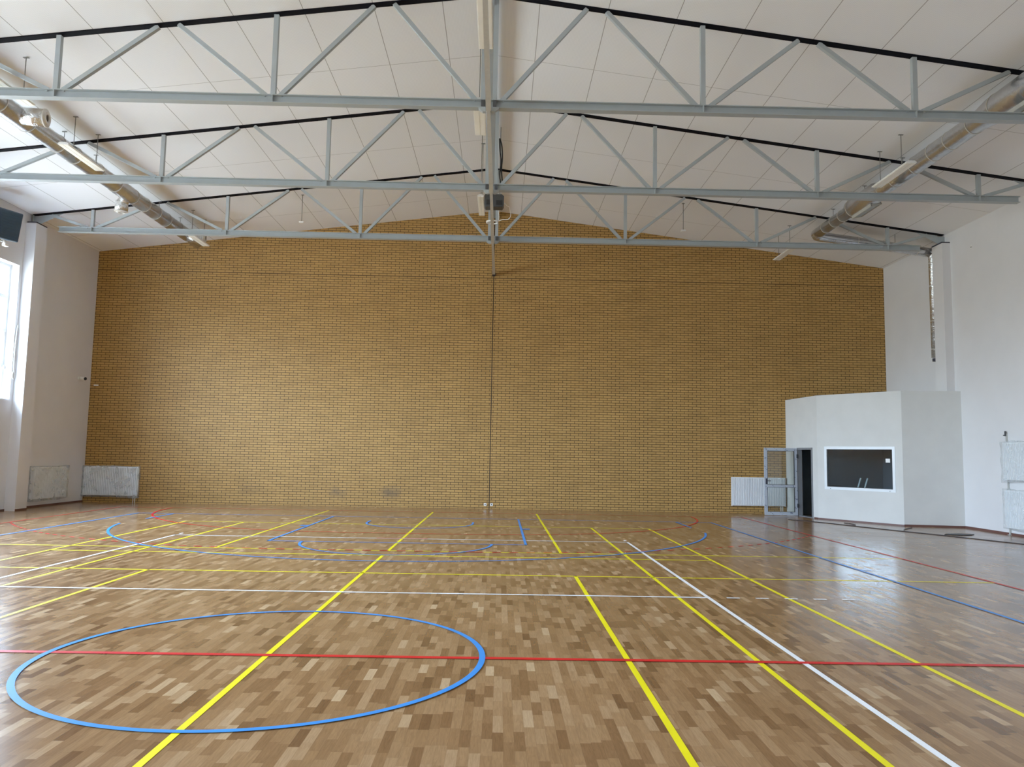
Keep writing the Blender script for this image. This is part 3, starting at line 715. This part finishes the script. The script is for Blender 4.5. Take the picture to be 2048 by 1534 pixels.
cam = thing('security_camera', 'small white bullet camera with black lens on the left wall near the corner', 'camera', (XL2, 17.3, 3.80))
MB().tube([(0,0,0), (.035,0,0)], .055, 24).build('mount', 'white', cam)
MB().tube([(.03,0,0), (.12,-.01,0)], .022, 12).tube([(.04,.03,0), (.22,-.03,-.01)], .055, 24).build('camera_body', 'white', cam)
MB().tube([(.22,-.03,-.01), (.235,-.035,-.011)], .05, 24).build('lens', 'black', cam)
tag(MB().box((-10.98, YB-.02, 3.635), (-10.84, YB+.004, 3.675)).build('junction_plate', 'white', bevel=.004), 'tiny white plate on the brick wall near the left corner', 'plate')

def socket(lab, loc, rz=0):
    t = thing('wall_socket', lab, 'socket', loc, rz, 'white wall sockets')
    MB().box((-.042, -.012, -.042), (.042, 0, .042)).build('cover_plate', 'white', t, bevel=.004)
    MB().tube([(0, -.010, 0), (0, -.0135, 0)], .019, 20).build('socket_hole', 'seal', t)
socket('white wall socket low on the brick, left side of the dark joint', (1.475, YB, .125))
socket('white wall socket low on the brick, right side of the dark joint', (1.66+.015, YB, .125))
socket('white wall socket high on the right wall near the truss end', (XR, 13.05, 7.33), -PI/2)

cc = [(XL+.03, 13.95-.0, 4.92)]
loop = smooth([(XL+.018, 13.92, 3.66), (XL+.02, 13.905, 4.2), (XL+.02, 13.93, 4.75), (XL+.02, 13.96, 4.9), (XL+.02, 13.985, 4.82)])
coil = [(XL+.02+.004*i/40, 13.93+.055*math.cos(i/40*2*PI*3), 3.55+.10*math.sin(i/40*2*PI*3)) for i in range(41)]
tag(MB().tube(loop, .012, 8).tube(coil, .012, 8).build('wall_cable', 'white', origin=(XL+.02, 13.93, 3.6)), 'white cable with a coiled end hanging between the window and the column', 'cable')

# ------------------------------------------------------------------ loose things on the floor along the booth
pts = [(10.15, 15.55), (10.6, 14.9), (11.05, 13.95), (11.6, 12.75), (12.25, 11.5), (13.0, 9.85), (13.3, 9.1), (13.7, 8.3)]
m = MB().tube(smooth([(a, b, .010) for a, b in pts], 5), .010, 8)
m.tube(smooth([(11.15, 13.75, .012), (11.3, 13.9, .013), (11.42, 14.2, .012), (11.33, 14.6, .012)]), .010, 8)
m.tube(smooth([(11.80, 12.35, .012), (12.0, 12.75, .013), (12.25, 13.1, .012), (12.55, 13.4, .012)]), .010, 8)
tag(m.build('floor_cable', 'brownblk', origin=(11.6, 12.75, 0)), 'thin dark cable lying along the floor in front of the white booth', 'cable')
m = MB().prism([(12.42, 11.72), (12.75, 11.55), (13.05, 11.68), (13.22, 11.86), (12.95, 12.0), (12.6, 11.9)], 2, .001, .018)
tag(m.build('rubber_mat', 'black', bevel=.004), 'flat black scrap lying on the floor by the right wall', 'mat')

# ------------------------------------------------------------------ daylight
w = bpy.data.worlds.new('sky'); SC.world = w; w.use_nodes = True; nt = w.node_tree
bg = nt.nodes['Background']; tc = nt.nodes.new('ShaderNodeTexCoord'); sp = nt.nodes.new('ShaderNodeSeparateXYZ'); nt.links.new(tc.outputs['Generated'], sp.inputs[0])
cr = nt.nodes.new('ShaderNodeValToRGB'); mr = nt.nodes.new('ShaderNodeMapRange'); mr.inputs[1].default_value = -1; mr.inputs[2].default_value = 1
nt.links.new(sp.outputs[2], mr.inputs[0]); nt.links.new(mr.outputs[0], cr.inputs[0])
e = cr.color_ramp.elements
e[0].position = 0.0; e[0].color = (.26, .25, .23, 1); e[1].position = 1.0; e[1].color = (.94, 1.2, 1.58, 1)
a = cr.color_ramp.elements.new(0.49); a.color = (.26, .28, .27, 1)
a = cr.color_ramp.elements.new(0.6); a.color = (.79, .99, 1.28, 1)
a = cr.color_ramp.elements.new(0.53); a.color = (.55, .65, .74, 1)
nt.links.new(cr.outputs[0], bg.inputs[0]); bg.inputs[1].default_value = 44.0
for i, (y0, y1) in enumerate(wins):
    L = bpy.data.lights.new('window_portal', 'AREA'); L.shape = 'RECTANGLE'; L.size = WZ1-WZ0; L.size_y = y1-y0
    L.cycles.is_portal = True
    ob = bpy.data.objects.new('window_portal', L); COL.objects.link(ob); ob.location = (XL-.33, (y0+y1)/2, (WZ0+WZ1)/2); ob.rotation_euler = (0, -PI/2, 0)

# ------------------------------------------------------------------ camera
cd = bpy.data.cameras.new('camera'); co = bpy.data.objects.new('camera', cd); COL.objects.link(co)
F, YAW, PITCH, ROLL = 1548.70765, .0144429364, .0922544195, .0180892625
cd.sensor_width = 36; cd.lens = 36*F/2048; cd.clip_end = 200; cd.clip_start = .05
cy, sy, cp, sp_ = math.cos(YAW), math.sin(YAW), math.cos(PITCH), math.sin(PITCH)
fwd = Vector((sy*cp, cy*cp, sp_)); right = Vector((cy, -sy, 0)); up = right.cross(fwd)
r2 = right*math.cos(ROLL)+up*math.sin(ROLL); u2 = -right*math.sin(ROLL)+up*math.cos(ROLL)
mat = Matrix.Identity(4)
for i, v in enumerate((r2, u2, -fwd)):
    for j in range(3): mat[j][i] = v[j]
mat.translation = Vector((1.89555866, -6.62386350, 1.68783280)); co.matrix_world = mat
SC.camera = co
SC.view_settings.view_transform = 'Standard'; SC.view_settings.look = 'None'; SC.view_settings.exposure = 0.0; SC.view_settings.gamma = 1.22
SC.cycles.max_bounces = 10; SC.cycles.diffuse_bounces = 7; SC.cycles.glossy_bounces = 4; SC.cycles.transparent_max_bounces = 12
SC.cycles.caustics_reflective = False; SC.cycles.caustics_refractive = False; SC.cycles.sample_clamp_indirect = 40.0
SC.cycles.use_denoising = True
